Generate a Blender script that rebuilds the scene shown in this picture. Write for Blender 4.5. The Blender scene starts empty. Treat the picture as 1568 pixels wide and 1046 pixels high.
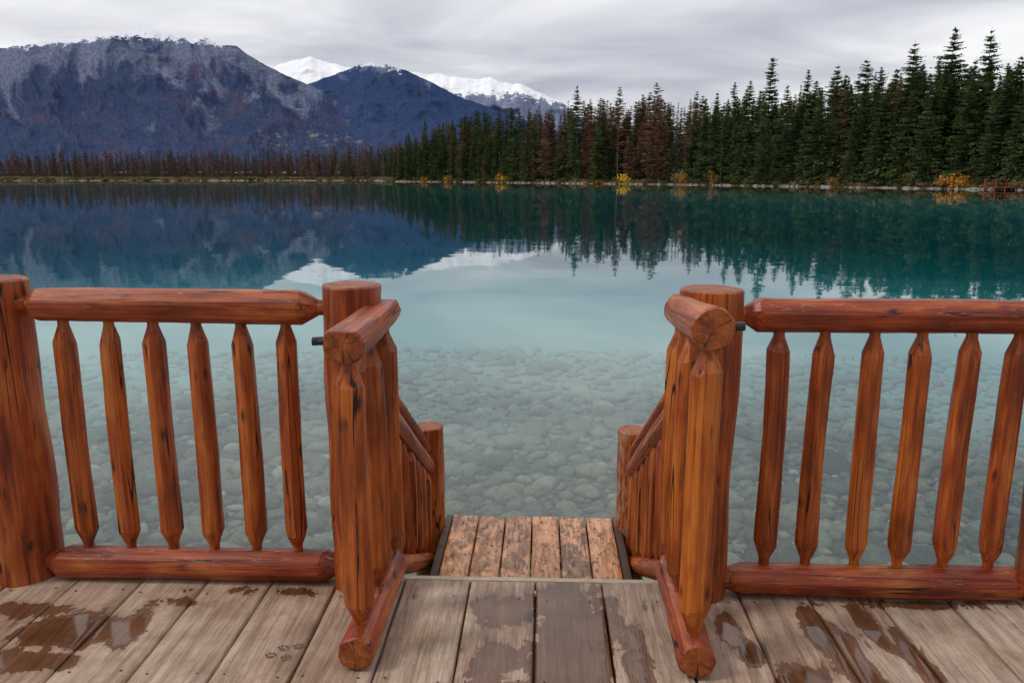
import bpy, math, random, bmesh
from mathutils import Vector, noise, Matrix
import numpy as np
random.seed(7)
scene=bpy.context.scene
col=scene.collection
PITCH=math.radians(12.05); YAW=math.radians(2.2)
SY,CY=math.sin(YAW),math.cos(YAW)
CAMH=1.45; WATER=-0.55
HZ=270.0

# ---------------------------------------------------------------- node helpers
class NT:
    def __init__(s,tree): s.t=tree; s.n=tree.nodes; s.l=tree.links
    def add(s,typ,**kw):
        n=s.n.new(typ)
        for k,v in kw.items():
            if k.startswith('i_'):
                key=k[2:]; key=int(key) if key.isdigit() else key
                s.set(n,key,v)
            else: setattr(n,k,v)
        return n
    def set(s,n,key,v):
        inp=n.inputs[key]
        if isinstance(v,bpy.types.NodeSocket): s.l.new(v,inp)
        elif isinstance(v,bpy.types.Node): s.l.new(v.outputs[0],inp)
        else: inp.default_value=v
    def math(s,op,a,b=None,c=None,clamp=False):
        n=s.n.new('ShaderNodeMath'); n.operation=op; n.use_clamp=clamp
        s.set(n,0,a)
        if b is not None: s.set(n,1,b)
        if c is not None: s.set(n,2,c)
        return n.outputs[0]
    def vmul(s,a,b):
        n=s.n.new('ShaderNodeVectorMath'); n.operation='MULTIPLY'; s.set(n,0,a); s.set(n,1,b); return n.outputs[0]
    def vadd(s,a,b):
        n=s.n.new('ShaderNodeVectorMath'); n.operation='ADD'; s.set(n,0,a); s.set(n,1,b); return n.outputs[0]
    def noise(s,vec,scale,detail=4,rough=.55,dist=0):
        n=s.n.new('ShaderNodeTexNoise'); s.set(n,'Vector',vec); n.inputs['Scale'].default_value=scale
        n.inputs['Detail'].default_value=detail; n.inputs['Roughness'].default_value=rough; n.inputs['Distortion'].default_value=dist
        return n.outputs[0]
    def ramp(s,fac,pts,interp='LINEAR'):
        n=s.n.new('ShaderNodeValToRGB'); n.color_ramp.interpolation=interp; s.set(n,0,fac)
        e=n.color_ramp.elements
        e.remove(e[1]); e[0].position=pts[0][0]
        for p,c in pts[1:]: e.new(p)
        for el,(p,c) in zip(e,pts):
            if not hasattr(c,'__len__'): c=(c,c,c)
            el.color=(c[0],c[1],c[2],1)
        return n.outputs[0]
    def mix(s,f,a,b,blend='MIX'):
        n=s.n.new('ShaderNodeMix'); n.data_type='RGBA'; n.blend_type=blend; n.clamp_factor=True
        s.set(n,0,f)
        for k,v in ((6,a),(7,b)):
            if not isinstance(v,(bpy.types.NodeSocket,bpy.types.Node)) : v=(v[0],v[1],v[2],1)
            s.set(n,k,v)
        return n.outputs[2]
    def sep(s,v):
        n=s.n.new('ShaderNodeSeparateXYZ'); s.set(n,0,v); return n.outputs
    def comb(s,x,y,z):
        n=s.n.new('ShaderNodeCombineXYZ'); s.set(n,0,x);s.set(n,1,y);s.set(n,2,z); return n.outputs[0]
    def attr(s,name,out='Fac'):
        n=s.n.new('ShaderNodeAttribute'); n.attribute_name=name; return n.outputs[out]
    def bump(s,h,strength,dist):
        n=s.n.new('ShaderNodeBump'); s.set(n,'Height',h); n.inputs['Strength'].default_value=strength; n.inputs['Distance'].default_value=dist
        return n.outputs[0]

def newmat(name):
    m=bpy.data.materials.new(name); m.use_nodes=True
    m.node_tree.nodes.clear(); t=NT(m.node_tree)
    out=t.add('ShaderNodeOutputMaterial')
    return m,t,out
def principled(t,out,color,rough=.6,normal=None,spec=.5,coat=0,coatr=.2,metal=0):
    p=t.add('ShaderNodeBsdfPrincipled')
    if not isinstance(color,(bpy.types.NodeSocket,)): color=(color[0],color[1],color[2],1)
    t.set(p,'Base Color',color); t.set(p,'Roughness',rough); t.set(p,'Specular IOR Level',spec)
    t.set(p,'Coat Weight',coat); t.set(p,'Coat Roughness',coatr); t.set(p,'Metallic',metal)
    if normal is not None: t.set(p,'Normal',normal)
    t.l.new(p.outputs[0],out.inputs[0]); return p
def diffuse(t,out,color,normal=None):
    p=t.add('ShaderNodeBsdfDiffuse'); t.set(p,'Color',color)
    if normal is not None: t.set(p,'Normal',normal)
    t.l.new(p.outputs[0],out.inputs[0]); return p

# ---------------------------------------------------------------- materials
def mat_log(worn=0.0,name='varnished_log'):
    m,t,out=newmat(name)
    wc=t.attr('wc','Vector'); rnd=t.attr('rnd'); tone=t.attr('tone')
    off=t.comb(t.math('MULTIPLY',rnd,3.7),t.math('MULTIPLY',rnd,5.1),t.math('MULTIPLY',rnd,37.0))
    v=t.vadd(wc,off)
    g1=t.noise(t.vmul(v,(40,40,1.5)),1.0,4,.64,.5)
    g2=t.noise(t.vmul(v,(210,210,7)),1.0,2,.6)
    big=t.noise(t.vmul(v,(11,11,3.0)),1.0,3,.6)
    c=t.ramp(g1,[(.30,(.16,.027,.004)),(.46,(.37,.080,.009)),(.64,(.54,.155,.018))])
    c2=t.ramp(g1,[(.30,(.12,.014,.004)),(.5,(.29,.042,.010)),(.68,(.43,.085,.021))])
    c=t.mix(tone,c,c2)
    c=t.mix(t.math('MULTIPLY',t.ramp(big,[(.36,1),(.52,0)]),.72),c,t.mix(1,c,(.38,.31,.30),'MULTIPLY'))
    c=t.mix(t.math('MULTIPLY',t.ramp(big,[(.54,0),(.68,1)]),.5),c,(.58,.20,.032))
    c=t.mix(.38,c,t.ramp(g2,[(.3,.14),(.7,.85)]),'SOFT_LIGHT')
    vo=t.add('ShaderNodeTexVoronoi'); t.set(vo,'Vector',t.vadd(t.vmul(v,(13,13,5.0)),t.comb(g1,big,0))); vo.inputs['Scale'].default_value=1
    kn=t.ramp(vo.outputs['Distance'],[(.06,1),(.18,0)])
    c=t.mix(t.math('MULTIPLY',kn,.92),c,(.022,.006,.003))
    ck=t.noise(t.vmul(v,(20,20,.7)),1.0,1,.4,.2)
    ckl=t.math('ABSOLUTE',t.math('SUBTRACT',ck,.5))
    crack=t.math('MULTIPLY',t.ramp(ckl,[(.004,1),(.012,0)]),t.ramp(big,[(.47,0),(.52,1)]))
    c=t.mix(crack,c,(.010,.004,.002))
    geo=t.add('ShaderNodeNewGeometry'); nz=t.sep(geo.outputs['Normal'])[2]
    wn=t.noise(t.vmul(v,(70,70,14)),1.0,5,.74)
    wm=t.math('MULTIPLY',t.ramp(wn,[(.62-.13*worn,0),(.66-.13*worn,1)]),t.ramp(nz,[(.2,.10+worn*.7),(.8,.7)]))
    c=t.mix(wm,c,(.38,.25,.16))
    h=t.math('ADD',t.math('MULTIPLY',g1,.6),t.math('MULTIPLY',g2,.35))
    nrm=t.bump(h,.75,.005)
    r=t.math('ADD',t.math('MULTIPLY',wn,.5),.2)
    principled(t,out,c,r,nrm,.42,.06,.15)
    return m
M_LOG=mat_log(); M_LOGW=mat_log(1.0,'weathered_log'); M_LOGM=mat_log(.22,'rubbed_log')
def mat_end():
    m,t,out=newmat('log_end_grain')
    wc=t.attr('wc','Vector'); s=t.sep(wc); rnd=t.attr('rnd')
    v=t.comb(s[0],s[1],t.math('MULTIPLY',rnd,9))
    r=t.math('SQRT',t.math('ADD',t.math('MULTIPLY',s[0],s[0]),t.math('MULTIPLY',s[1],s[1])))
    n=t.noise(v,25,4); n2=t.noise(v,120,3,.7)
    ring=t.math('SINE',t.math('ADD',t.math('MULTIPLY',r,1100),t.math('MULTIPLY',n,10)))
    c=t.ramp(n,[(.3,(.14,.032,.007)),(.55,(.34,.085,.016)),(.75,(.46,.145,.035))])
    c=t.mix(t.math('MULTIPLY_ADD',ring,.12,.14),c,(.06,.015,.006))
    ang=t.math('ARCTAN2',s[1],s[0])
    ca=t.add('ShaderNodeTexNoise',noise_dimensions='2D'); t.set(ca,'Vector',t.comb(t.math('COSINE',ang),t.math('ADD',t.math('SINE',ang),t.math('MULTIPLY',rnd,7)),0)); ca.inputs['Scale'].default_value=2.2; ca.inputs['Detail'].default_value=1
    cr=t.ramp(t.math('ABSOLUTE',t.math('SUBTRACT',ca.outputs[0],.5)),[(.004,1),(.018,0)])
    c=t.mix(t.math('MULTIPLY',cr,.9),c,(.012,.005,.003))
    c=t.mix(.5,c,t.ramp(n2,[(.3,.15),(.7,.9)]),'SOFT_LIGHT')
    principled(t,out,c,.5,t.bump(n2,.4,.003),.4)
    return m
M_END=mat_end()

def mat_deck():
    m,t,out=newmat('weathered_deck_wood')
    geo=t.add('ShaderNodeNewGeometry'); P=geo.outputs['Position']
    rnd=t.attr('rnd'); wet=t.attr('wet')
    v=t.vadd(P,t.comb(t.math('MULTIPLY',rnd,3),t.math('MULTIPLY',rnd,17),0))
    g1=t.noise(t.vmul(v,(34,2.0,30)),1,5,.65,.6)
    g2=t.noise(t.vmul(v,(210,9,100)),1,2,.6)
    big=t.noise(v,4,5,.65)
    c=t.ramp(g1,[(.3,(.28,.195,.14)),(.5,(.46,.35,.265)),(.7,(.60,.48,.38))])
    c=t.mix(t.ramp(big,[(.38,.85),(.6,0)]),c,t.mix(1,c,(.66,.56,.49),'MULTIPLY'))
    c=t.mix(.42,c,t.ramp(g2,[(.3,.1),(.7,.95)]),'SOFT_LIGHT')
    c=t.mix(t.math('MULTIPLY',rnd,.5),c,t.mix(1,c,(.80,.66,.56),'MULTIPLY'))
    vo=t.add('ShaderNodeTexVoronoi'); t.set(vo,'Vector',t.vadd(t.vmul(v,(7,3.2,1)),t.comb(g1,big,0))); vo.inputs['Scale'].default_value=1
    kn=t.ramp(vo.outputs['Distance'],[(.06,1),(.14,0)])
    c=t.mix(t.math('MULTIPLY',kn,.8),c,(.075,.045,.028))
    gr=t.ramp(t.noise(v,50,5,.78),[(.56,0),(.68,1)])
    c=t.mix(t.math('MULTIPLY',gr,.45),c,(.12,.085,.06))
    wn=t.noise(t.vmul(P,(1,.62,1)),10,6,.66,.8)
    wf=t.math('ADD',wet,t.math('MULTIPLY',t.math('SUBTRACT',wn,.5),2.1))
    wm=t.ramp(wf,[(.44,0),(.475,1)])
    damp=t.ramp(wf,[(.10,0),(.46,1)])
    wc=t.mix(1,c,(.30,.175,.10),'MULTIPLY')
    pool=t.ramp(wf,[(.70,0),(.78,1)])
    c=t.mix(t.math('MULTIPLY',damp,.5),c,t.mix(1,c,(.72,.58,.47),'MULTIPLY'))
    c=t.mix(t.math('MULTIPLY',wm,.93),c,wc)
    ro=t.math('SUBTRACT',.7,t.math('MULTIPLY',wm,.42))
    ro=t.math('SUBTRACT',ro,t.math('MULTIPLY',pool,.25))
    h=t.math('ADD',t.math('MULTIPLY',g1,.6),t.math('MULTIPLY',g2,.4))
    b=t.add('ShaderNodeBump'); t.set(b,'Height',h); b.inputs['Distance'].default_value=.005; t.set(b,'Strength',t.math('MULTIPLY_ADD',pool,-.55,.6))
    principled(t,out,c,ro,b.outputs[0],.5)
    return m
M_DECK=mat_deck()
def mat_step():
    m,t,out=newmat('worn_painted_step_wood')
    geo=t.add('ShaderNodeNewGeometry'); P=geo.outputs['Position']; rnd=t.attr('rnd')
    v=t.vadd(P,t.comb(t.math('MULTIPLY',rnd,3),t.math('MULTIPLY',rnd,17),0))
    g1=t.noise(t.vmul(v,(45,4,30)),1,5,.65,.5)
    g2=t.noise(t.vmul(v,(200,10,100)),1,2,.6)
    c=t.ramp(g1,[(.3,(.40,.13,.04)),(.55,(.62,.27,.105)),(.7,(.68,.38,.2))])
    b=t.ramp(t.noise(t.vmul(v,(16,7,8)),1,6,.75,.8),[(.46,0),(.51,1)])
    c=t.mix(t.math('MULTIPLY',b,t.ramp(rnd,[(.1,.3),(.8,.95)])),c,t.ramp(g1,[(.35,(.09,.05,.035)),(.6,(.32,.19,.11))]))
    d=t.ramp(t.noise(t.vmul(v,(46,16,8)),1,5,.78,.4),[(.55,0),(.59,1)])
    c=t.mix(t.math('MULTIPLY',d,.85),c,(.03,.02,.016))
    c=t.mix(.35,c,t.ramp(g2,[(.3,.15),(.7,.95)]),'SOFT_LIGHT')
    principled(t,out,c,t.math('MULTIPLY_ADD',b,.3,.25),t.bump(t.math('ADD',g1,g2),.4,.003),.5)
    return m
M_STEP=mat_step()
def simple(name,c,rough=.7,metal=0,ns=20,var=.3,bmp=.3,bd=.01):
    m,t,out=newmat(name)
    geo=t.add('ShaderNodeNewGeometry'); n=t.noise(geo.outputs['Position'],ns,3,.6)
    cc=t.mix(n,tuple(x*(1-var) for x in c),tuple(x*(1+var) for x in c))
    principled(t,out,cc,rough,t.bump(n,bmp,bd) if bmp else None,.4,0,.2,metal); return m
M_BEAM=simple('dark_wet_beam',(.07,.04,.025),.5)
M_NOSE=simple('pale_edge_board',(.5,.40,.28),.6,0,30,.4)
M_IRON=simple('dark_iron',(.05,.05,.055),.4,.8)
M_RED=simple('red_stained_dock',(.28,.07,.03),.7,0,3,.3,0)

def mat_foliage(name,c1,c2,c3):
    m,t,out=newmat(name)
    oi=t.add('ShaderNodeObjectInfo'); geo=t.add('ShaderNodeNewGeometry')
    n=t.noise(geo.outputs['Position'],.8,2,.65)
    c=t.mix(t.ramp(n,[(.38,0),(.62,1)]),c1,c2)
    c=t.mix(t.math('MULTIPLY',oi.outputs['Random'],.7),c,c3)
    diffuse(t,out,c); return m
M_GREEN=mat_foliage('spruce_needles',(.026,.050,.018),(.115,.155,.045),(.075,.09,.046))
M_GREY=mat_foliage('thin_grey_twigs',(.10,.09,.07),(.20,.17,.14),(.14,.12,.09))
M_BROWN=mat_foliage('dead_needles',(.13,.055,.032),(.26,.12,.07),(.18,.12,.085))
M_BURNT=mat_foliage('burnt_needles',(.07,.035,.028),(.145,.068,.052),(.11,.075,.065))
M_ORANGE=mat_foliage('autumn_leaves_orange',(.50,.20,.03),(.62,.32,.05),(.4,.18,.05))
M_YELLOW=mat_foliage('autumn_leaves_yellow',(.75,.48,.03),(.85,.6,.05),(.7,.42,.03))
M_TAN=mat_foliage('dry_shore_shrub',(.22,.15,.075),(.34,.23,.10),(.17,.14,.065))
M_OLIVE=mat_foliage('olive_shrub',(.09,.10,.035),(.17,.17,.05),(.13,.10,.04))
M_BARK=simple('bark',(.10,.08,.065),.9,0,3,.3,0)
M_ROCKS=simple('shore_rock',(.26,.24,.22),.85,0,1.5,.5,0)

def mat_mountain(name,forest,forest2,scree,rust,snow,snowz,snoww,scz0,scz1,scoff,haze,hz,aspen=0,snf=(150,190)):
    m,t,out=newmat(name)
    mc=t.attr('mc','Vector'); geo=t.add('ShaderNodeNewGeometry'); P=geo.outputs['Position']; z=t.sep(P)[2]
    f=t.noise(t.vmul(mc,(45,60,1)),1,4,.62)
    fine=t.noise(t.vmul(mc,(260,300,1)),1,3,.75)
    c=t.mix(t.ramp(f,[(.36,0),(.64,1)]),forest,forest2)
    rn=t.noise(t.vmul(mc,(12,26,1)),1,5,.7,.6)
    c=t.mix(t.math('MULTIPLY',t.ramp(rn,[(.52,0),(.64,1)]),.7),c,rust)
    st=t.noise(t.vmul(mc,(24,16,1)),1,7,.66,1.2)
    zz=t.math('DIVIDE',t.math('SUBTRACT',z,scz0),(scz1-scz0),None,True)
    s=t.math('ADD',t.math('MULTIPLY',zz,.22),st)
    sm=t.ramp(s,[(.60+scoff,0),(.72+scoff,1)])
    c=t.mix(t.math('MULTIPLY',sm,.85),c,t.mix(fine,tuple(x*.6 for x in scree),tuple(x*1.25 for x in scree)))
    c=t.mix(.55,c,t.ramp(fine,[(.3,.15),(.7,.85)]),'SOFT_LIGHT')
    if aspen:
        ax=t.sep(mc)
        a1=t.noise(t.vmul(mc,(70,190,1)),1,5,.75)
        mk=t.math('MULTIPLY',t.ramp(ax[1],[(.020,0),(.028,1),(.038,1),(.048,0)]),t.ramp(t.math('ADD',ax[0],1.0),[(.66,.1),(.71,1),(.80,1),(.84,.0)]))
        c=t.mix(t.math('MULTIPLY',t.ramp(a1,[(.54,0),(.62,.8)]),mk),c,(.30,.22,.14))
    sn=t.noise(t.vmul(mc,(snf[0],snf[1],1)),1,5,.75,.4)
    sv=t.math('ADD',t.math('DIVIDE',t.math('SUBTRACT',z,snowz),snoww),t.math('MULTIPLY',t.math('SUBTRACT',sn,.5),8))
    sv=t.math('ADD',sv,t.math('MULTIPLY',t.math('SUBTRACT',f,.5),5))
    c=t.mix(t.ramp(sv,[(.2,0),(.9,.95)]),c,snow)
    c=t.mix(hz,c,haze)  # blue distance haze mixed into the surface colour
    diffuse(t,out,c,t.bump(f,.5,40)); return m

# ---------------------------------------------------------------- mesh helper
def mkobj(name,verts,faces,mats,parent=None,attrs=None,midx=None,smooth=False,sharp=None,loc=None):
    me=bpy.data.meshes.new(name+'_mesh'); me.from_pydata(verts,[],faces); 
    for m in mats: me.materials.append(m)
    if midx is not None: me.polygons.foreach_set('material_index',midx)
    if smooth:
        me.polygons.foreach_set('use_smooth',[True]*len(me.polygons))
        if sharp: me.set_sharp_from_angle(angle=math.radians(sharp))
    if attrs:
        for k,(typ,data) in attrs.items():
            a=me.attributes.new(k,typ,'POINT')
            a.data.foreach_set('vector' if typ=='FLOAT_VECTOR' else 'value',np.array(data,dtype=np.float32).ravel())
    me.update()
    o=bpy.data.objects.new(name,me); col.objects.link(o)
    if parent: o.parent=parent
    if loc: o.location=loc
    return o
def empty(name):
    e=bpy.data.objects.new(name,None); col.objects.link(e); return e

LS=[0]
def log(name,p0,p1,r0,r1=None,t0=None,t1=None,parent=None,tone=.3,facet=.5,mat=None,nf=None,rough=.003,flat=None,sharp=19):
    """peeled log; t0/t1=(tenon,cone,tip radius) pencil ends"""
    LS[0]+=1; sd=LS[0]*7.31; rng=random.Random(LS[0]*13)
    r1=r1 or r0; p0=Vector(p0);p1=Vector(p1); ax=(p1-p0); L=ax.length; ax.normalize()
    ref=Vector((0,0,1)) if abs(ax.z)<.9 else Vector((0,1,0))
    ex=ax.cross(ref).normalized(); ey=ex.cross(ax).normalized()
    st=[]
    a,b=0,L
    if t0: st+= [(0,t0[2]),(t0[0],t0[2]*1.05)]; a=t0[0]+t0[1]
    else: st+=[(0,r0-.006),(.006,r0)]; a=.03
    end=[]
    if t1: end=[(L-t1[0],t1[2]*1.05),(L,t1[2])]; b=L-t1[0]-t1[1]
    else: end=[(L-.006,r1),(L,r1-.006)]; b=L-.03
    n=max(4,int((b-a)/.05))
    for i in range(n+1):
        s=a+(b-a)*i/n; st.append((s,r0+(r1-r0)*s/L))
    st+=end
    NS=32; nf=nf or rng.choice([7,8,9]); ph=rng.random()*6.28
    V=[];F=[];W=[];mi=[]
    bow=rng.uniform(-.005,.005)
    sk=[rng.uniform(-.014,.014) for _ in range(NS)]
    for si,(s,r) in enumerate(st):
        for k in range(NS):
            th=2*math.pi*k/NS
            q=((th+ph)%(2*math.pi/nf))-math.pi/nf
            poly=math.cos(math.pi/nf)/math.cos(q)
            rr=r*(1-facet+facet*poly*1.02)
            ss=s
            if r>.022:
                rr+=rough*noise.noise(Vector((math.cos(th)*1.3+sd,math.sin(th)*1.3,s*3.2)))*(r/.05)*1.6
                rr+=rough*.6*noise.noise(Vector((math.cos(th)*3+sd,math.sin(th)*3,s*9)))
                if (t0 and si==2) or (t1 and si==len(st)-3):
                    fk=int((th+ph)/(2*math.pi/nf))%nf
                    ss+=sk[fk]
            x=rr*math.cos(th); y=rr*math.sin(th)
            if flat and y>r*flat: y=r*flat
            p=p0+ax*ss+ex*(x+bow*math.sin(math.pi*s/L))+ey*y
            V.append(p); W.append((x,y,s))
    m=len(st)
    for i in range(m-1):
        for k in range(NS):
            k2=(k+1)%NS
            F.append((i*NS+k,i*NS+k2,(i+1)*NS+k2,(i+1)*NS+k)); mi.append(0)
    for i,rev in ((0,True),(m-1,False)):
        base=len(V)
        for k in range(NS):
            V.append(V[i*NS+k].copy()); W.append(W[i*NS+k])
        V.append(p0+ax*st[i][0]); W.append((0,0,st[i][0]))
        for k in range(NS):
            k2=(k+1)%NS
            F.append((base+k2,base+k,base+NS) if rev else (base+k,base+k2,base+NS)); mi.append(1)
    N=len(V); rv=rng.random(); tn=min(1,max(0,tone+rng.uniform(-.3,.3)))
    return mkobj(name,V,F,[mat or M_LOG,M_END],parent,{'wc':('FLOAT_VECTOR',W),'rnd':('FLOAT',[rv]*N),'tone':('FLOAT',[tn]*N)},mi,True,sharp)

# ---------------------------------------------------------------- railings
YR=2.57
def post(x,y,z0,z1,r,mat=None,tone=.35):
    return log('wooden_post',(x,y,z0),(x,y,z1),r*1.03,r,None,None,None,tone,.12,mat,9,.004,None,25)
post(-1.905,2.61,-1.6,1.10,.12,tone=.95)
post(-.640,YR,-1.6,1.092,.10,tone=.4)
post(.557,YR,-1.6,1.085,.10,tone=.4)
post(1.79,YR,-1.6,1.09,.12,tone=.7)
post(-.598,3.97,-1.7,.14,.078,tone=.2)
post(.487,3.98,-1.7,.13,.078,M_LOGW,.2)
post(-3.2,YR+.05,-1.6,1.10,.12)
post(3.0,YR,-1.6,1.09,.12)

def railing(xa,xb,yr,zt,rt,zb,rb,nb,first,step):
    e=empty('log_railing')
    log('top_rail',(xa,yr,zt),(xb,yr,zt-.004),rt,rt,(.03,.05,.026),(.03,.055,.026),e,.8,.75,M_LOGM,7)
    log('bottom_rail',(xa,yr-.01,zb),(xb,yr-.01,zb),rb,rb,(.01,.05,.034),(.01,.05,.034),e,.85,.7,M_LOGM,8)
    for i in range(nb):
        x=first+step*i+random.uniform(-.006,.006)
        log('baluster_%d'%(i+1),(x+random.uniform(-.006,.006),yr,zb+rb*.7),(x,yr,zt-rt*.7),.040,.037,(.035,.055,.018),(.03,.06,.018),e,.35,.7,None,6)
railing(-1.80,-.725,YR+.02,1.014,.060,.060,.058,6,-1.648,.156)
railing(.635,1.69,YR-.01,1.0,.058,.060,.058,6,.785,.1545)
railing(1.90,2.92,YR-.01,1.0,.058,.060,.058,6,2.0,.16)
railing(-3.09,-2.01,YR+.03,1.014,.060,.060,.058,6,-2.95,.16)

def entry(xn,xf,zn,zf,flat):
    e=empty('entry_handrail')
    log('top_rail',(xn,2.07,zn),(xf,2.64,zf),.060,.055,None,None,e,.6,.55,M_LOGM,8,.003,flat)
    log('bottom_rail',(xf,2.66,.060),(xn,2.05,.060),.054,.055,(.01,.05,.03),None,e,.85,.6,M_LOGM,8)
    for i,y in enumerate((2.135,2.37,2.59)):
        f=(y-2.07)/.57
        z=zn+(zf-zn)*f
        x=xn+(xf-xn)*f
        log('baluster_%d'%(i+1),(x,y,.10),(x,y,z-.045),.048,.044,(.025,.06,.02),(.03,.06,.02),e,.2,.6,None,7)
    s=1 if xn>0 else -1
    y=2.09; bx=xn+s*.060
    for nm,a,b,r,f in (('bolt',-.01,.018,.008,1),('washer',-.004,.004,.012,0)):
        o=log(nm,(bx+s*a,y,zn+.005),(bx+s*b,y,zn+.005),r,r,None,None,e,0,f,M_IRON,6,0); o.data.materials[1]=M_IRON
entry(-.545,-.537,.995,.998,.62)
entry(.462,.468,1.045,1.002,None)

def stair_rail(x,xl):
    e=empty('stair_railing')
    log('handrail',(x,2.66,.80),(xl,3.93,.02),.024,.024,None,None,e,.4,.5)
    log('top_rail',(x,2.66,.69),(xl,3.93,-.09),.046,.044,None,(.01,.05,.02),e,.7,.6,M_LOGM)
    log('bottom_rail',(x,2.68,.0),(xl,3.93,-.62),.045,.045,None,(.01,.05,.02),e,.6,.6)
    for i in range(8):
        f=(i+.6)/8.3; y=2.66+1.27*f; xx=x+(xl-x)*f
        log('baluster_%d'%(i+1),(xx,y,.02-.62*f),(xx,y,.67-.78*f),.033,.031,(.02,.05,.015),(.02,.05,.015),e,.2,.6,None,6)
stair_rail(-.61,-.598)
stair_rail(.515,.487)

# ---------------------------------------------------------------- deck
BL=[(-1.50,2.24,.17,.09,1.1),(-1.34,2.25,.05,.10,1),(-1.62,2.07,.22,.05,1),(-1.25,2.42,.12,.03,.6),(-1.7,2.35,.2,.05,.6),
 (-.12,2.40,.11,.10,.85),(-.16,2.12,.08,.11,.75),(.11,2.35,.13,.24,.95),(.10,2.1,.14,.2,.95),(.30,2.2,.05,.17,.9),(-.10,1.95,.2,.1,.7),
 (.62,2.32,.035,.08,1.3),(.66,2.2,.03,.06,1.2),(.90,2.34,.04,.13,1.1),(.96,2.15,.05,.16,1.1),(1.08,2.36,.03,.14,1.1),(1.16,2.17,.03,.16,1),(.78,2.06,.07,.07,1),(1.3,2.5,.3,.03,.6),(1.7,2.3,.1,.1,.6),(-.9,2.5,.4,.03,.4)]
def wetat(x,y):
    w=0
    for bx,by,rx,ry,a in BL:
        d=((x-bx)/rx)**2+((y-by)/ry)**2
        w=max(w,a*math.exp(-(d**1.3)*.55))
    return w
def planks(name,x0,n,w,y0,y1,z,th,gap,mat,dy,parent,wet=False,seed=1,finey=None):
    rng=random.Random(seed); V=[];F=[];R=[];Wt=[]
    ys=[]; y=y0
    while y<y1-1e-6:
        ys.append(y); y+= dy if (finey is None or y>=finey) else .25
    ys.append(y1)
    for i in range(n):
        xa=x0+i*w+gap/2; xb=x0+(i+1)*w-gap/2; rv=rng.random(); dz=rng.uniform(-.002,.002); ey=rng.uniform(-.005,.005)
        tw=rng.uniform(-.002,.002)
        m=max(3,int((xb-xa-.012)/.02))
        prof=[(xa,-th),(xa,-.007),(xa+.002,-.0025),(xa+.007,0)]+[(xa+.007+(xb-xa-.014)*k/m,0) for k in range(1,m)]+[(xb-.007,0),(xb-.002,-.0025),(xb,-.007),(xb,-th)]
        P=len(prof); b0=len(V)
        for j,yy in enumerate(ys):
            yv=yy+(ey if j==len(ys)-1 else 0)
            for (px,pz) in prof:
                side=-1 if px<(xa+xb)/2 else 1
                wob=.0018*noise.noise(Vector((side*5+i*3.1,yv*5,0)))*(1 if abs(px-(xa+xb)/2)>(xb-xa)/2-.01 else 0)
                V.append((px+wob,yv,z+pz+dz+tw*((px-xa)/(xb-xa)-.5))); R.append(rv); Wt.append(wetat(px,yv) if wet and yv>1.7 else 0)
        for j in range(len(ys)-1):
            for k in range(P-1):
                a=b0+j*P+k; F.append((a,a+1,a+P+1,a+P))
        F.append(tuple(b0+k for k in range(P)))
        F.append(tuple(b0+(len(ys)-1)*P+k for k in range(P))[::-1])
    o=mkobj(name,V,F,[mat],parent,{'rnd':('FLOAT',R),'wet':('FLOAT',Wt)},None,True,40)
    bm=bmesh.new(); bm.from_mesh(o.data); bmesh.ops.recalc_face_normals(bm,faces=bm.faces); bm.to_mesh(o.data); bm.free()
    return o
def box(name,x0,x1,y0,y1,z0,z1,mat,parent,bev=.004):
    bm=bmesh.new(); bmesh.ops.create_cube(bm,size=1)
    for v in bm.verts: v.co=Vector(((x0+x1)/2+v.co.x*(x1-x0),(y0+y1)/2+v.co.y*(y1-y0),(z0+z1)/2+v.co.z*(z1-z0)))
    bmesh.ops.bevel(bm,geom=bm.edges[:],offset=bev,segments=2,affect='EDGES')
    me=bpy.data.meshes.new(name); bm.to_mesh(me); bm.free(); me.materials.append(mat)
    o=bpy.data.objects.new(name,me); col.objects.link(o); o.parent=parent; return o
deck=empty('wooden_deck')
W=.239
planks('deck_boards',-.014-W*17,34,W,-2.5,2.60,0,.045,.007,M_DECK,.02,deck,True,3,1.8)
box('edge_board',-.50,.445,2.607,2.640,-.04,-.002,M_NOSE,deck)
box('fascia_beam',-4.1,4.1,2.50,2.595,-.32,-.05,M_BEAM,deck)
box('rear_beam',-4.1,4.1,-1.4,-1.2,-.32,-.05,M_BEAM,deck)
for i in range(9): box('joist_%d'%(i+1),-4+i-.04,-4+i+.04,-1.2,2.49,-.25,-.05,M_BEAM,deck)
V=[];F=[]
def disc(x,y,z,r,n=8,h=.0008,sx=1,sy=1,rot=0):
    b=len(V); V.append((x,y,z+h))
    for k in range(n):
        a=k*2*math.pi/n; q=r*(1+.18*math.sin(a*2+x*90)); px=q*math.cos(a)*sx; py=q*math.sin(a)*sy
        V.append((x+px*math.cos(rot)-py*math.sin(rot),y+px*math.sin(rot)+py*math.cos(rot),z))
    for k in range(n): F.append((b,b+1+k,b+1+(k+1)%n))
for i in range(34):
    xa=-.014-W*17+i*W
    for yy in (2.48,2.02,1.4):
        for fx in (.17,.8):
            disc(xa+W*fx+random.uniform(-.01,.01),yy+random.uniform(-.012,.012),.0025,.0040)
mkobj('nail_heads',V,F,[M_IRON],deck)
V=[];F=[]
M_WETP=simple('wet_print',(.13,.09,.06),.4)
for (cx,cy) in ((-.80,2.165),(-.755,2.175),(-.825,2.125),(-.775,2.115)):
    disc(cx,cy-.011,.0030,.010,12,.0003,1.1,.8)
    for k in range(4):
        a=math.radians(30+k*39); disc(cx+.017*math.cos(a),cy-.010+.018*math.sin(a),.0030,.0055,9,.0003,.8,1.15)
mkobj('paw_prints',V,F,[M_WETP],deck)

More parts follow.
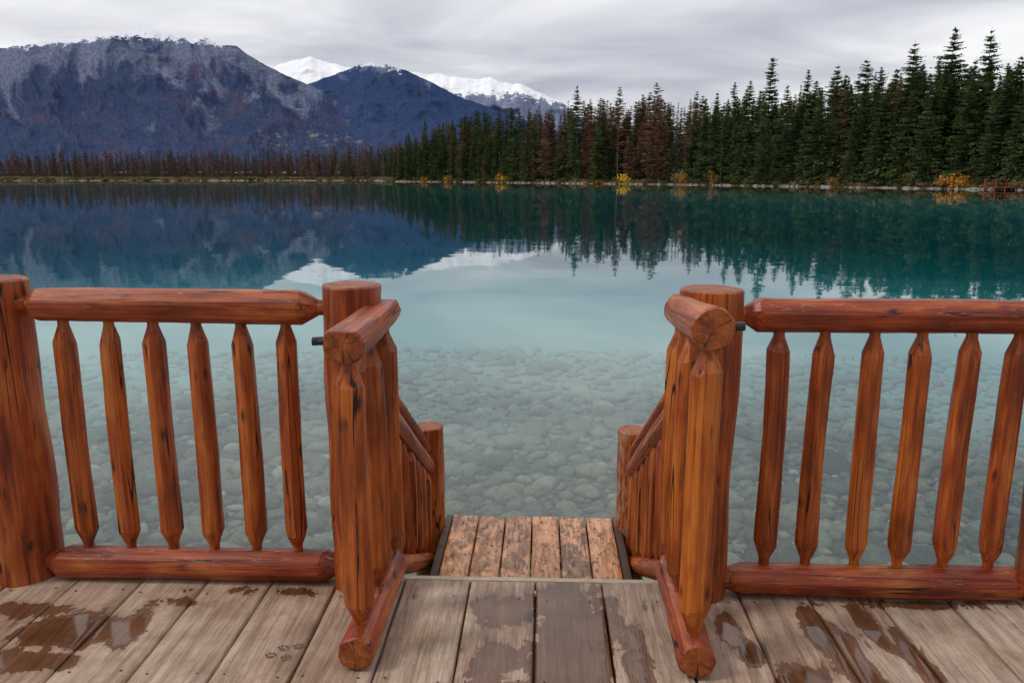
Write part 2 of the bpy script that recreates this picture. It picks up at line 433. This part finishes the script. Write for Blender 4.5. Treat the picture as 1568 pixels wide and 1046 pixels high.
st=empty('wooden_steps')
planks('landing_boards',-.487,6,.148,2.92,4.07,-.42,.04,.007,M_STEP,.1,st,False,11)
planks('step_boards',-.487,6,.148,2.645,2.90,-.215,.04,.006,M_STEP,.1,st,False,12)
planks('lower_step_boards',-.487,6,.148,4.12,4.36,-.72,.04,.006,M_STEP,.1,st,False,13)
box('stringer_left',-.527,-.489,2.62,4.10,-.75,-.425,M_BEAM,st)
box('stringer_right',.403,.441,2.62,4.10,-.75,-.425,M_BEAM,st)
box('cross_bearer',-.485,.40,4.02,4.065,-.62,-.462,M_BEAM,st)

# ---------------------------------------------------------------- ground / lake bed
def place(az,D,z=0): return (D*(az*CY-SY),D*(CY+az*SY),z)
def pxaz(x): return (x-784)*.000796
def S(az,front):
    pts=[(-3,90),(-1.2,200),(-.62,262),(-.175,268),(-.150,232),(0,196),(.17,165),(.33,138),(.49,118),(.62,106),(.9,85),(2,50),(4,14)]
    for (a,b),(c,d) in zip(pts,pts[1:]):
        if a<=az<=c:
            s=b+(d-b)*(az-a)/(c-a)
            return s+2.2*noise.noise(Vector((az*18,3,0)))+.9*noise.noise(Vector((az*70,7,0)))
    return 14 if az>4 else 60
def depthf(r):
    P=[(0,.25),(3,.5),(5,.60),(8,.79),(12,1.08),(17,1.46),(24,2.0),(40,3.15),(70,5.2),(130,8),(5000,10)]
    for (a,b),(c,d) in zip(P,P[1:]):
        if r<=c: return b+(d-b)*(r-a)/(c-a)
def groundz(x,y):
    r=math.hypot(x,y)
    xc=x*CY+y*SY; d=y*CY-x*SY
    if d>.01: s=S(xc/d,True)*math.hypot(1,xc/d) if abs(xc/d)<4 else 30
    else: s=None
    if s is None:
        z=WATER-depthf(max(0,r if y>0 else max(0,3+y)))
        if y<-3: z=WATER+min((-3-y)*.2,.8)
        return z
    if r<s: return WATER-min(depthf(r)+.05*noise.noise(Vector((x*.25,y*.25,0)))*min(r/8,4),.02+(s-r)*.5)
    return WATER+min((r-s)*.16,1.3)+max(0,min(r-s-10,80))*.02+.12*noise.noise(Vector((x*.3,y*.3,0)))
NA=720
rs=[.5,1.5,2.5]
while rs[-1]<40: rs.append(rs[-1]*1.035+.02)
while rs[-1]<340: rs.append(rs[-1]+ (1.3 if rs[-1]>85 else 2.5))
rs+= [360,420,500,700,1000,2000,4500,9000,14000]
V=[(0,0,-.8)];F=[]
for r in rs:
    for k in range(NA):
        a=2*math.pi*k/NA; x=r*math.sin(a); y=r*math.cos(a)
        V.append((x,y,groundz(x,y) if r<500 else 1.5))
for i in range(len(rs)-1):
    for k in range(NA):
        k2=(k+1)%NA; a=1+i*NA; b=a+NA
        F.append((a+k,b+k,b+k2,a+k2))
for k in range(NA): F.append((0,1+k,1+(k+1)%NA))
def bed_tint(t,stone,z,P):  # water absorption put into the bed and stone colour, by depth
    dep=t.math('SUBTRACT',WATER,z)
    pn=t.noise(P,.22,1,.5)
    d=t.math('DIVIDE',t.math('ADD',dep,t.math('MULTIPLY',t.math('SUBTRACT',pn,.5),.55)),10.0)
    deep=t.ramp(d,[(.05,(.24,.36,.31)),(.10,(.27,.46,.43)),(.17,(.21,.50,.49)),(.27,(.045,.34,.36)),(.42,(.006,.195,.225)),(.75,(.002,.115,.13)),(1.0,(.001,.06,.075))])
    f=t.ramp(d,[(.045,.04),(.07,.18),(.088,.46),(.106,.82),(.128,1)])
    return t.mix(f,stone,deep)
m,t,out=newmat('ground')
geo=t.add('ShaderNodeNewGeometry'); P=geo.outputs['Position']; z=t.sep(P)[2]
n=t.noise(P,5,3,.7)
stn=t.mix(n,(.03,.035,.03),(.15,.155,.125))
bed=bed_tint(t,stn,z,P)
n3=t.noise(P,.35,4,.7); n4=t.noise(P,2.5,3,.7)
land=t.mix(t.ramp(n3,[(.4,0),(.6,1)]),(.08,.07,.04),(.18,.125,.06))
land=t.mix(t.ramp(n4,[(.45,0),(.6,.7)]),land,(.05,.055,.03))
bank=t.mix(t.ramp(n3,[(.42,0),(.58,1)]),(.34,.29,.24),(.08,.065,.05))
zr=t.math('SUBTRACT',z,WATER)
land=t.mix(t.ramp(zr,[(.15,1),(.35,0)]),land,bank)
land=t.mix(t.ramp(t.math('DIVIDE',zr,10),[(.08,0),(.15,1)]),land,(.04,.036,.026))
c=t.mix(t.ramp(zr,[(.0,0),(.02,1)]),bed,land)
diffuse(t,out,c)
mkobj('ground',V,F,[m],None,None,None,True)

m,t,out=newmat('lake_stone')
geo=t.add('ShaderNodeNewGeometry'); P=geo.outputs['Position']; z=t.sep(P)[2]; rn=t.attr('rnd')
base=t.ramp(rn,[(0,(.055,.06,.045)),(.3,(.15,.16,.115)),(.5,(.31,.29,.19)),(.75,(.11,.135,.10)),(.92,(.26,.27,.20)),(1,(.50,.48,.38))])
base=t.mix(.7,base,t.ramp(t.noise(P,18,3,.7),[(.3,.12),(.7,.9)]),'SOFT_LIGHT')
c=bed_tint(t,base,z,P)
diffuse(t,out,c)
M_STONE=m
def ico(sub):
    bm=bmesh.new(); bmesh.ops.create_icosphere(bm,subdivisions=sub,radius=1)
    v=np.array([x.co[:] for x in bm.verts]); f=np.array([[q.index for q in p.verts] for p in bm.faces]); bm.free(); return v,f
iv,iff=ico(3)
shapes=[]
for s in range(14):
    vv=iv.copy()
    for i,p in enumerate(vv):
        q=Vector(p)
        vv[i]=p*(1+.25*noise.noise(q*.9+Vector((s*9,0,0)))+.08*noise.noise(q*2.4+Vector((0,s*5,0))))
    shapes.append(vv)
iv2,if2=ico(2)
allv=[];allf=[];allr=[];off=0
rng=random.Random(22)
def stone(x,y,z,r,lo=False):
    global off
    sx=r*rng.uniform(.8,1.4); sy=r*rng.uniform(.65,1.05); sz=r*rng.uniform(.4,.72); a=rng.random()*6.28
    s=(iv2*(1+.1*np.sin(iv2[:,[1,2,0]]*3+rng.random()*6))) if lo else shapes[rng.randrange(14)]
    f=if2 if lo else iff
    v=s*np.array([sx,sy,sz]); ca,sa=math.cos(a),math.sin(a)
    vx=v[:,0]*ca-v[:,1]*sa; vy=v[:,0]*sa+v[:,1]*ca
    allv.append(np.stack([vx+x,vy+y,v[:,2]+z],1)); allf.append(f+off); allr.append(np.full(len(v),rng.random())); off+=len(v)
cell={}
def ok(x,y,r):
    gx,gy=int(x//.45),int(y//.45)
    for i in (-1,0,1):
        for j in (-1,0,1):
            for (a,b,c) in cell.get((gx+i,gy+j),()):
                if (a-x)**2+(b-y)**2<((r+c)*.86)**2: return False
    cell.setdefault((gx,gy),[]).append((x,y,r)); return True
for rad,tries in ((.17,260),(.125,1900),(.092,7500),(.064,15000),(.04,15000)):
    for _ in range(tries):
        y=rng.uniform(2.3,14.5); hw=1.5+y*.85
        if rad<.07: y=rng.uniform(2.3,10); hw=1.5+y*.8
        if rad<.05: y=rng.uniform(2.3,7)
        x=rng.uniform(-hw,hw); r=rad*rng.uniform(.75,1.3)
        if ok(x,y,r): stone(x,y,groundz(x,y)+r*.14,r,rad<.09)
AV=np.concatenate(allv); AF=np.concatenate(allf); AR=np.concatenate(allr)
def npmesh(name,AV,AF,mats,attr=None,smooth=True):
    me=bpy.data.meshes.new(name); me.vertices.add(len(AV)); me.vertices.foreach_set('co',AV.astype(np.float32).ravel())
    me.loops.add(AF.size); me.loops.foreach_set('vertex_index',AF.astype(np.int32).ravel())
    me.polygons.add(len(AF)); me.polygons.foreach_set('loop_start',np.arange(0,AF.size,AF.shape[1],dtype=np.int32))
    me.update(calc_edges=True); me.validate()
    if smooth: me.polygons.foreach_set('use_smooth',[True]*len(me.polygons))
    for m in mats: me.materials.append(m)
    if attr is not None:
        a=me.attributes.new('rnd','FLOAT','POINT'); a.data.foreach_set('value',attr.astype(np.float32))
    o=bpy.data.objects.new(name,me); col.objects.link(o); return o
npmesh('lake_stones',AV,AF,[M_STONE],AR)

# ---------------------------------------------------------------- water
m,t,out=newmat('lake_water')
geo=t.add('ShaderNodeNewGeometry'); P=geo.outputs['Position']
n1=t.noise(t.vmul(P,(.7,1,1)),1.1,2,.5); n2=t.noise(t.vmul(P,(1,1.6,1)),.12,1,.5)
h=t.math('ADD',n1,t.math('MULTIPLY',n2,3))
nb=t.bump(h,1,.0018)
fr=t.add('ShaderNodeFresnel',i_IOR=1.48)
gl=t.add('ShaderNodeBsdfGlossy'); gl.inputs['Roughness'].default_value=.015; t.set(gl,'Normal',nb); gl.inputs['Color'].default_value=(.97,.99,1,1)
tr=t.add('ShaderNodeBsdfTransparent'); tr.inputs['Color'].default_value=(.90,.98,.96,1)
mx=t.add('ShaderNodeMixShader'); t.set(mx,0,fr); t.set(mx,1,tr); t.set(mx,2,gl); t.l.new(mx.outputs[0],out.inputs[0])
V=[(-700,-2.9,WATER),(700,-2.9,WATER),(700,700,WATER),(-700,700,WATER)]
mkobj('lake_water',V,[(0,1,2,3)],[m])

# ---------------------------------------------------------------- mountains
def interp(P,x):
    if x<=P[0][0]: return P[0][1]
    for (a,b),(c,d) in zip(P,P[1:]):
        if x<=c: return b+(d-b)*(x-a)/(c-a)
    return P[-1][1]
def mountain(name,ridge,D0,D1,y0,seed,amp,mat,nx,nt,jag=1.5,lat=.05):
    xa,xb=ridge[0][0],ridge[-1][0]; V=[];F=[];MC=[]
    e0=(HZ-y0)*.000759
    for j in range(nt+6):
        t_=j/(nt-1)
        for i in range(nx):
            x=xa+(xb-xa)*i/(nx-1); az=pxaz(x)
            yr=interp(ridge,x)+jag*noise.fractal(Vector((x*.06,seed,0)),1,2,4)*1.6
            er=max((HZ-yr)*.000759,e0+.0005)
            if j<nt:
                w=noise.fractal(Vector((az*9+seed,t_*1.6,seed))*1.3,1,2,3)*.25
                g=noise.ridged_multi_fractal(Vector((az*11+w+seed,t_*2.4+w,seed)),1.0,2.1,5,1,2)-1.1
                env=math.sin(math.pi*min(1,t_))**.6*(1 if t_<.999 else 0)
                el=e0+(er-e0)*t_**.8
                el+=amp*g*env*(er-e0)
                el=max(el,-.001)
                D=(D0+(D1-D0)*t_)*(1-lat*g*env)
                V.append(place(az,D,CAMH+el*D))
            else:
                k=j-nt+1; D=D1*(1+.05*k)
                V.append(place(az,D,CAMH+er*D1*(1-.15*k)))
            MC.append((az,(e0+(er-e0)*min(t_,1)),0))
    for j in range(nt+5):
        for i in range(nx-1):
            a=j*nx+i; F.append((a,a+1,a+nx+1,a+nx))
    return mkobj(name,V,F,[mat],None,{'mc':('FLOAT_VECTOR',MC)},None,True)
R1=[(-260,120),(-150,95),(0,74),(40,69),(75,61),(120,58),(160,53),(195,48),(230,43),(255,48),(275,54),(300,60),(316,54),(328,64),(345,69),(365,70),(385,85),(405,97),(430,110),(470,128),(520,150),(600,185),(680,215),(760,245)]
R2=[(380,225),(440,150),(470,128),(500,117),(530,106),(550,98),(575,93),(600,100),(625,108),(650,120),(675,132),(700,146),(730,157),(760,168),(800,182),(860,205),(960,225)]
R3=[(360,150),(400,110),(425,100),(450,92),(475,86),(492,92),(520,99),(550,106),(600,110),(635,108),(655,113),(670,110),(690,117),(715,118),(735,120),(750,117),(770,126),(800,128),(830,142),(860,156),(900,185),(960,200),(1100,215)]
R4=[(1000,232),(1100,218),(1250,190),(1400,165),(1480,150),(1530,138),(1600,128),(1750,105),(1950,110)]
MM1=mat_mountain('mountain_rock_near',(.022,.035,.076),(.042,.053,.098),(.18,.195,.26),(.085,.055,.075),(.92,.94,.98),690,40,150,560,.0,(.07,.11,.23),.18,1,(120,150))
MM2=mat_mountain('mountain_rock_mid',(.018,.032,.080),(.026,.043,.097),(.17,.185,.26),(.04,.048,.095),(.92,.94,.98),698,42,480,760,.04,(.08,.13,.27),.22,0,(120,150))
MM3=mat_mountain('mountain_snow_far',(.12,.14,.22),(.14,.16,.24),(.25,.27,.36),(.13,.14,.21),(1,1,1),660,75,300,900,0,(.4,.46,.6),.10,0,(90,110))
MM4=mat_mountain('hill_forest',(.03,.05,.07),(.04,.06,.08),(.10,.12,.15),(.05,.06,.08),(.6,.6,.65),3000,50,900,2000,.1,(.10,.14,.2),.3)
mountain('mountain',R1,450,4700,266,3.3,.085,MM1,560,200,1.2)
mountain('mountain',R2,1500,5600,262,8.1,.07,MM2,380,150,1.0)
mountain('snowy_mountain',R3,4200,8200,250,14.7,.10,MM3,380,100,1.6)
mountain('hill',R4,600,2200,266,21.0,.10,MM4,220,70,1.5)

# ---------------------------------------------------------------- trees
def conifer(name,seed,R,levels,nb,K,mat,start=.06,gaps=.1,droop=.28,H=20.0,top=.7,blade=1.0):
    rng=random.Random(seed); V=[];F=[];mi=[]
    def tri(a,b,c,m): 
        n=len(V); V.extend((a,b,c)); F.append((n,n+1,n+2)); mi.append(m)
    n0=5; rings=5; lean=rng.uniform(-.012,.012)
    for j in range(rings):
        tt=j/(rings-1); r=.010*H*(1-tt)+.01
        for k in range(n0):
            a=k*math.pi*2/n0; V.append((r*math.cos(a)+lean*H*tt*tt,r*math.sin(a),H*tt))
    for j in range(rings-1):
        for k in range(n0):
            k2=(k+1)%n0; F.append((j*n0+k,j*n0+k2,(j+1)*n0+k2,(j+1)*n0+k)); mi.append(1)
    for l in range(levels):
        tt=start+(1-start)*((l+rng.random()*.7)/levels)
        if tt>.99: continue
        z=H*tt
        prof=(1-tt)**top*(.8+.2*min(1,(tt-start)/.2))
        for b in range(nb):
            if rng.random()<gaps: continue
            a=rng.random()*2*math.pi
            dx,dy=math.cos(a),math.sin(a)
            lump=1+.75*noise.noise(Vector((dx*1.3+seed,dy*1.3,tt*11)))
            if lump<.72 and rng.random()<.4: continue
            L=(R*H*prof*rng.uniform(.6,1.1)*lump)+.10
            if rng.random()<.06: L*=1.3
            dr=droop*rng.uniform(.5,1.4)*(1-tt*.9)-.25*tt
            zb=z+rng.uniform(-.15,.15)
            cx=lean*H*tt*tt
            def pt(f,o=0,dz=0):
                return (cx+dx*L*f-dy*o, dy*L*f+dx*o, zb-dr*L*f**1.3+.12*L*max(0,f-.65)+dz)
            for k in range(K):
                f0=(k+.6)/K*rng.uniform(.8,1.0)
                w=L*.17*(1.2-f0)*rng.uniform(.7,1.3)*blade+.10
                f1=min(1.1,f0+rng.uniform(.14,.28))
                sgn=1 if k%2 else -1
                tri(pt(f0),pt(f0+.14,0,-.06),pt(f1,sgn*w,-w*rng.uniform(.2,.9)),0)
                tri(pt(f0),pt(f0+.16,0,.04),pt(f1,-sgn*w*.8,-w*rng.uniform(.2,.9)),0)
            tri(pt(.0,0,.06),pt(.0,0,-.12),pt(1.02,rng.uniform(-.1,.1)*L),0)
    me=bpy.data.meshes.new(name); me.from_pydata(V,[],F); me.materials.append(mat); me.materials.append(M_BARK)
    me.polygons.foreach_set('material_index',mi); me.update(); return me
greens=[conifer('spruce_%d'%i,10+i,[.15,.18,.14,.20,.16,.19,.13,.17][i],[46,42,48,40,44,40,48,44][i],11,5,M_GREEN,.03,.05,[.3,.4,.25,.45,.3,.35,.2,.3][i],20,[.66,.72,.6,.7,.75,.6,.66,.58][i],1.15) for i in range(8)]
thin=[conifer('thin_spruce_%d'%i,40+i,[.07,.085,.095][i],38,7,3,[M_GREEN,M_GREY,M_GREEN][i],.2,.2,.3) for i in range(3)]
browns=[conifer('brown_pine_%d'%i,60+i,[.11,.15,.13,.16][i],[38,40,36,36][i],9,4,[M_BROWN,M_BROWN,M_GREY,M_BROWN][i],.1,.12,.2,20,.6,1.1) for i in range(4)]
snags=[conifer('snag_%d'%i,80+i,.05,18,4,2,M_GREY,.35,.35,.1,20,.6,.5) for i in range(2)]
burnt=[conifer('burnt_pine_%d'%i,90+i,[.12,.15,.10,.14][i],18,6,3,[M_BURNT,M_BURNT,M_GREY,M_BROWN][i],.1,.15,.15,10,.45,1.8) for i in range(4)]
smallg=[conifer('far_spruce_%d'%i,100+i,.15,20,6,3,M_GREEN,.08,.1,.25,10,.7,1.6) for i in range(2)]
rngt=random.Random(5)
def inst(name,me,x,D,top_y=None,H=None,parent=None,baseH=20.0,wf=1.0):
    az=pxaz(x); X,Y,_=place(az,D); zb=groundz(X,Y)-.15
    if H is None: H=CAMH+(HZ-top_y)*.000759*D-zb
    o=bpy.data.objects.new(name,me); col.objects.link(o); o.location=(X,Y,zb)
    s=H/baseH; w=s*rngt.uniform(.85,1.15)*wf; o.scale=(w,w,s); o.rotation_euler=(rngt.uniform(-.02,.02),rngt.uniform(-.02,.02),rngt.random()*6.28)
    if parent: o.parent=parent
    return o
def shoreD(x): return S(pxaz(x),True)
for x,y,kind in [(650,184,0),(730,166,2),(762,158,4),(885,128,1),(1100,136,4),(1125,124,0),(1152,122,6),(1180,83,2),(1240,105,6),(1283,95,3),(1327,86,5),(1397,60,3),(1460,39,1),(1517,39,3),(1568,80,5),(1352,100,0),(1427,110,7),(1210,128,1),(1300,108,4),(1545,100,0),(1490,85,4),(1600,60,1),(1650,50,3)]:
    inst('pine_tree',greens[kind],x,shoreD(x)+rngt.uniform(4,7),y,wf=1.1)
for x,y,kind in [(948,131,1),(1008,124,3),(905,150,0),(1068,138,1)]:
    inst('dead_pine_tree',browns[kind],x,shoreD(x)+rngt.uniform(4,7),y)
prof=[(588,225),(625,205),(650,192),(700,178),(740,168),(800,166),(830,160),(860,156),(885,142),(930,150),(1000,138),(1050,150),(1100,142),(1150,132),(1200,135),(1240,128),(1300,110),(1350,108),(1400,95),(1460,85),(1520,85),(1568,95),(1900,40)]
forest=empty('conifer_forest')
x=590; idx=0
while x<1740:
    for row in range(4):
        xx=x+rngt.uniform(-9,9); D=shoreD(xx)+[3,8,14,21][row]+rngt.uniform(-1.5,2.5)
        ty=interp(prof,xx)+[44,24,10,4][row]*rngt.uniform(.2,1.5)*(1 if xx>700 else .6)+rngt.uniform(-6,16)
        deadp=.13
        if 790<xx<1075: deadp=.5
        if 900<xx<1000: deadp=.7
        if 600<xx<700: deadp=.2
        u=rngt.random()
        if u<deadp: me=rngt.choice(browns)
        elif u<deadp+.08: me=rngt.choice(thin+snags)
        else: me=rngt.choice(greens)
        idx+=1
        inst('conifer_%d'%idx,me,xx,D,ty,None,forest)
    x+=rngt.uniform(6,11)*(.75+.7*(x-590)/900)
for i in range(110):
    xx=rngt.uniform(600,1700); D=shoreD(xx)+rngt.uniform(2,5)
    idx+=1
    inst('conifer_%d'%idx,rngt.choice(greens+browns[:1]),xx,D,None,rngt.uniform(3,8),forest)
far=empty('burnt_forest')
x=-160; k=0
while x<640:
    for row in range(4):
        xx=x+rngt.uniform(-4,4); D=266+row*9+rngt.uniform(2,8)
        ty=[254,247,241,237][row]+rngt.uniform(-11,9)+ (3 if xx<60 else 0)-(max(0,xx-450)*.07)
        u=rngt.random(); me=rngt.choice(burnt) if u<.86 else rngt.choice(smallg)
        if xx>560 and u>.5: me=rngt.choice(smallg)
        k+=1; inst('burnt_tree_%d'%k,me,xx,D,ty,None,far,10.0,1.15)
    x+=rngt.uniform(2.6,5)

def shrubmesh(name,seed,mat,n=360):
    rng=random.Random(seed); V=[];F=[]
    cl=[(rng.uniform(-.7,.7),rng.uniform(-.5,.5),rng.uniform(.2,.8),rng.uniform(.25,.5)) for _ in range(9)]
    for i in range(n):
        cx,cy,cz,cr=rng.choice(cl)
        d=Vector((rng.gauss(0,1),rng.gauss(0,1),rng.gauss(0,1))).normalized()*cr*rng.uniform(.5,1.05)
        c=Vector((cx,cy,cz))+d; c.z=max(c.z,.02)
        a=Vector((rng.uniform(-1,1),rng.uniform(-1,1),rng.uniform(-1,1)))*.09; b=Vector((rng.uniform(-1,1),rng.uniform(-1,1),rng.uniform(-1,1)))*.09
        k=len(V); V+= [c-a,c+b,c+a,c-b]; F.append((k,k+1,k+2,k+3))
    for i in range(6):
        a=rng.random()*6.28; k=len(V); tip=Vector((math.cos(a)*.5,math.sin(a)*.4,.8))
        V+=[Vector((-.02,0,0)),Vector((.02,0,0)),tip]; F.append((k,k+1,k+2))
    me=bpy.data.meshes.new(name); me.from_pydata(V,[],F); me.materials.append(mat); me.update(); return me
sh={c:[shrubmesh('shrub_%s%d'%(c,i),i*7+len(c),mm) for i in range(2)] for c,mm in (('orange',M_ORANGE),('yellow',M_YELLOW),('tan',M_TAN),('olive',M_OLIVE))}
def shrub(name,c,x,w,h,off=1.5,parent=None):
    D=shoreD(x)+off; X,Y,_=place(pxaz(x),D)
    o=bpy.data.objects.new(name,rngt.choice(sh[c])); col.objects.link(o); o.location=(X,Y,groundz(X,Y)-.1); o.scale=(w,w,h); o.rotation_euler[2]=rngt.random()*6.28
    if parent: o.parent=parent
for x,c,w,h in [(765,'orange',1.5,2.6),(772,'yellow',1.0,1.6),(960,'yellow',1.6,2.1),(1045,'tan',2.0,2.6),(1052,'orange',1.2,2.2),(1099,'orange',1.2,2.8),(1105,'tan',1.4,1.8),(1475,'orange',2.4,2.2),(1462,'tan',1.6,1.8),(1495,'orange',1.4,1.7),(685,'orange',1.4,1.6),(1290,'tan',1.3,1.6),(1415,'olive',1.5,2.6),(645,'orange',1.2,1.4)]:
    shrub('autumn_shrub',c,x,w,h,.8)
us=empty('shore_shrubs')
for i in range(260):
    xx=rngt.uniform(595,1700); c=rngt.choice(['tan','tan','olive','olive','olive','orange'])
    if c=='orange' and rngt.random()<.6: c='tan'
    s=rngt.uniform(.5,1.3); shrub('shrub_%d'%i,c,xx,s,s*rngt.uniform(.5,1.1),rngt.uniform(.1,3.5),us)
for i in range(160):
    xx=rngt.uniform(-100,600); c=rngt.choice(['tan','tan','olive'])
    s=rngt.uniform(.5,1.1); shrub('far_shrub_%d'%i,c,xx,s*1.8,s*.8,rngt.uniform(.1,3),us)
allv=[];allf=[];allr=[];off=0
for i in range(420):
    xx=rngt.uniform(-100,1700); D=shoreD(xx)+rngt.uniform(-1,.8); X,Y,_=place(pxaz(xx),D)
    stone(X,Y,WATER+.02,rngt.uniform(.15,.5),True)
npmesh('shore_rocks',np.concatenate(allv),np.concatenate(allf),[M_ROCKS],None)
# small red-brown boat dock on the right-hand shore
dk=empty('boat_dock')
X,Y,_=place(pxaz(1556),shoreD(1556)-1.6)
box('platform',X-1.6,X+4.5,Y-1,Y+1.4,WATER+.30,WATER+.42,M_RED,dk,.02)
for i in range(5):
    for yy in (Y-.92,Y+1.3): box('pile',X-1.5+i*1.4,X-1.36+i*1.4,yy-.07,yy+.07,WATER-.6,WATER+(1.25 if yy>Y else .295),M_RED,dk,.01)
box('rail_top',X-1.55,X+4.4,Y+1.24,Y+1.36,WATER+1.255,WATER+1.35,M_RED,dk,.01)
box('rail_mid',X-1.30,X+4.1,Y+1.385,Y+1.43,WATER+.75,WATER+.86,M_RED,dk,.01)

# ---------------------------------------------------------------- world
w=bpy.data.worlds.new('World'); scene.world=w; w.use_nodes=True
w.node_tree.nodes.clear(); t=NT(w.node_tree)
out=t.add('ShaderNodeOutputWorld')
SE,SR=math.radians(46),math.radians(250)
sky=t.add('ShaderNodeTexSky',sky_type='NISHITA',sun_disc=False,sun_elevation=SE,sun_rotation=SR)
tc=t.add('ShaderNodeTexCoord'); G=tc.outputs['Generated']; s=t.sep(G)
zc=t.math('ADD',t.math('ABSOLUTE',s[2]),.16)
cv=t.comb(t.math('DIVIDE',s[0],zc),t.math('DIVIDE',s[1],zc),0)
n1=t.noise(t.vmul(cv,(.8,1.1,1)),1.0,4,.55,.5)
n2=t.noise(t.vadd(cv,(5,2,0)),.45,2,.5)
nn=t.math('ADD',t.math('MULTIPLY',n1,.5),t.math('MULTIPLY',n2,.5))
cc=t.ramp(nn,[(.38,(.42,.43,.50)),(.48,(.62,.63,.68)),(.58,(.90,.90,.91))])
gain=t.math('ADD',1.0,t.math('MULTIPLY',t.math('MULTIPLY',s[2],s[2]),.8))
gain=t.math('MULTIPLY',gain,t.math('MULTIPLY_ADD',s[1],.24,.88))  # sky dimmed behind the camera, added to darken the rail fronts
cc=t.vmul(cc,t.comb(gain,gain,gain))
b1=t.add('ShaderNodeBackground'); t.set(b1,'Color',cc); b1.inputs['Strength'].default_value=1.0
b2=t.add('ShaderNodeBackground'); t.set(b2,'Color',sky); b2.inputs['Strength'].default_value=.08
mx=t.add('ShaderNodeMixShader'); mx.inputs[0].default_value=.92
t.set(mx,1,b2.outputs[0]); t.set(mx,2,b1.outputs[0]); t.l.new(mx.outputs[0],out.inputs[0])
sd=bpy.data.lights.new('sun','SUN'); sd.energy=1.3; sd.angle=math.radians(12); sd.color=(1,.96,.9)
so=bpy.data.objects.new('sun',sd); col.objects.link(so)
dirv=Vector((math.sin(SR)*math.cos(SE),math.cos(SR)*math.cos(SE),math.sin(SE)))
so.rotation_euler=dirv.to_track_quat('Z','Y').to_euler()

# ---------------------------------------------------------------- camera
cd=bpy.data.cameras.new('camera'); cd.sensor_width=36; cd.lens=1196*36/1568; cd.clip_start=.05; cd.clip_end=30000
co=bpy.data.objects.new('camera',cd); col.objects.link(co); co.location=(0,0,CAMH)
co.rotation_euler=(math.radians(90)-PITCH,0,YAW)
scene.camera=co
scene.view_settings.view_transform='Standard'; scene.view_settings.look='None'; scene.view_settings.exposure=0
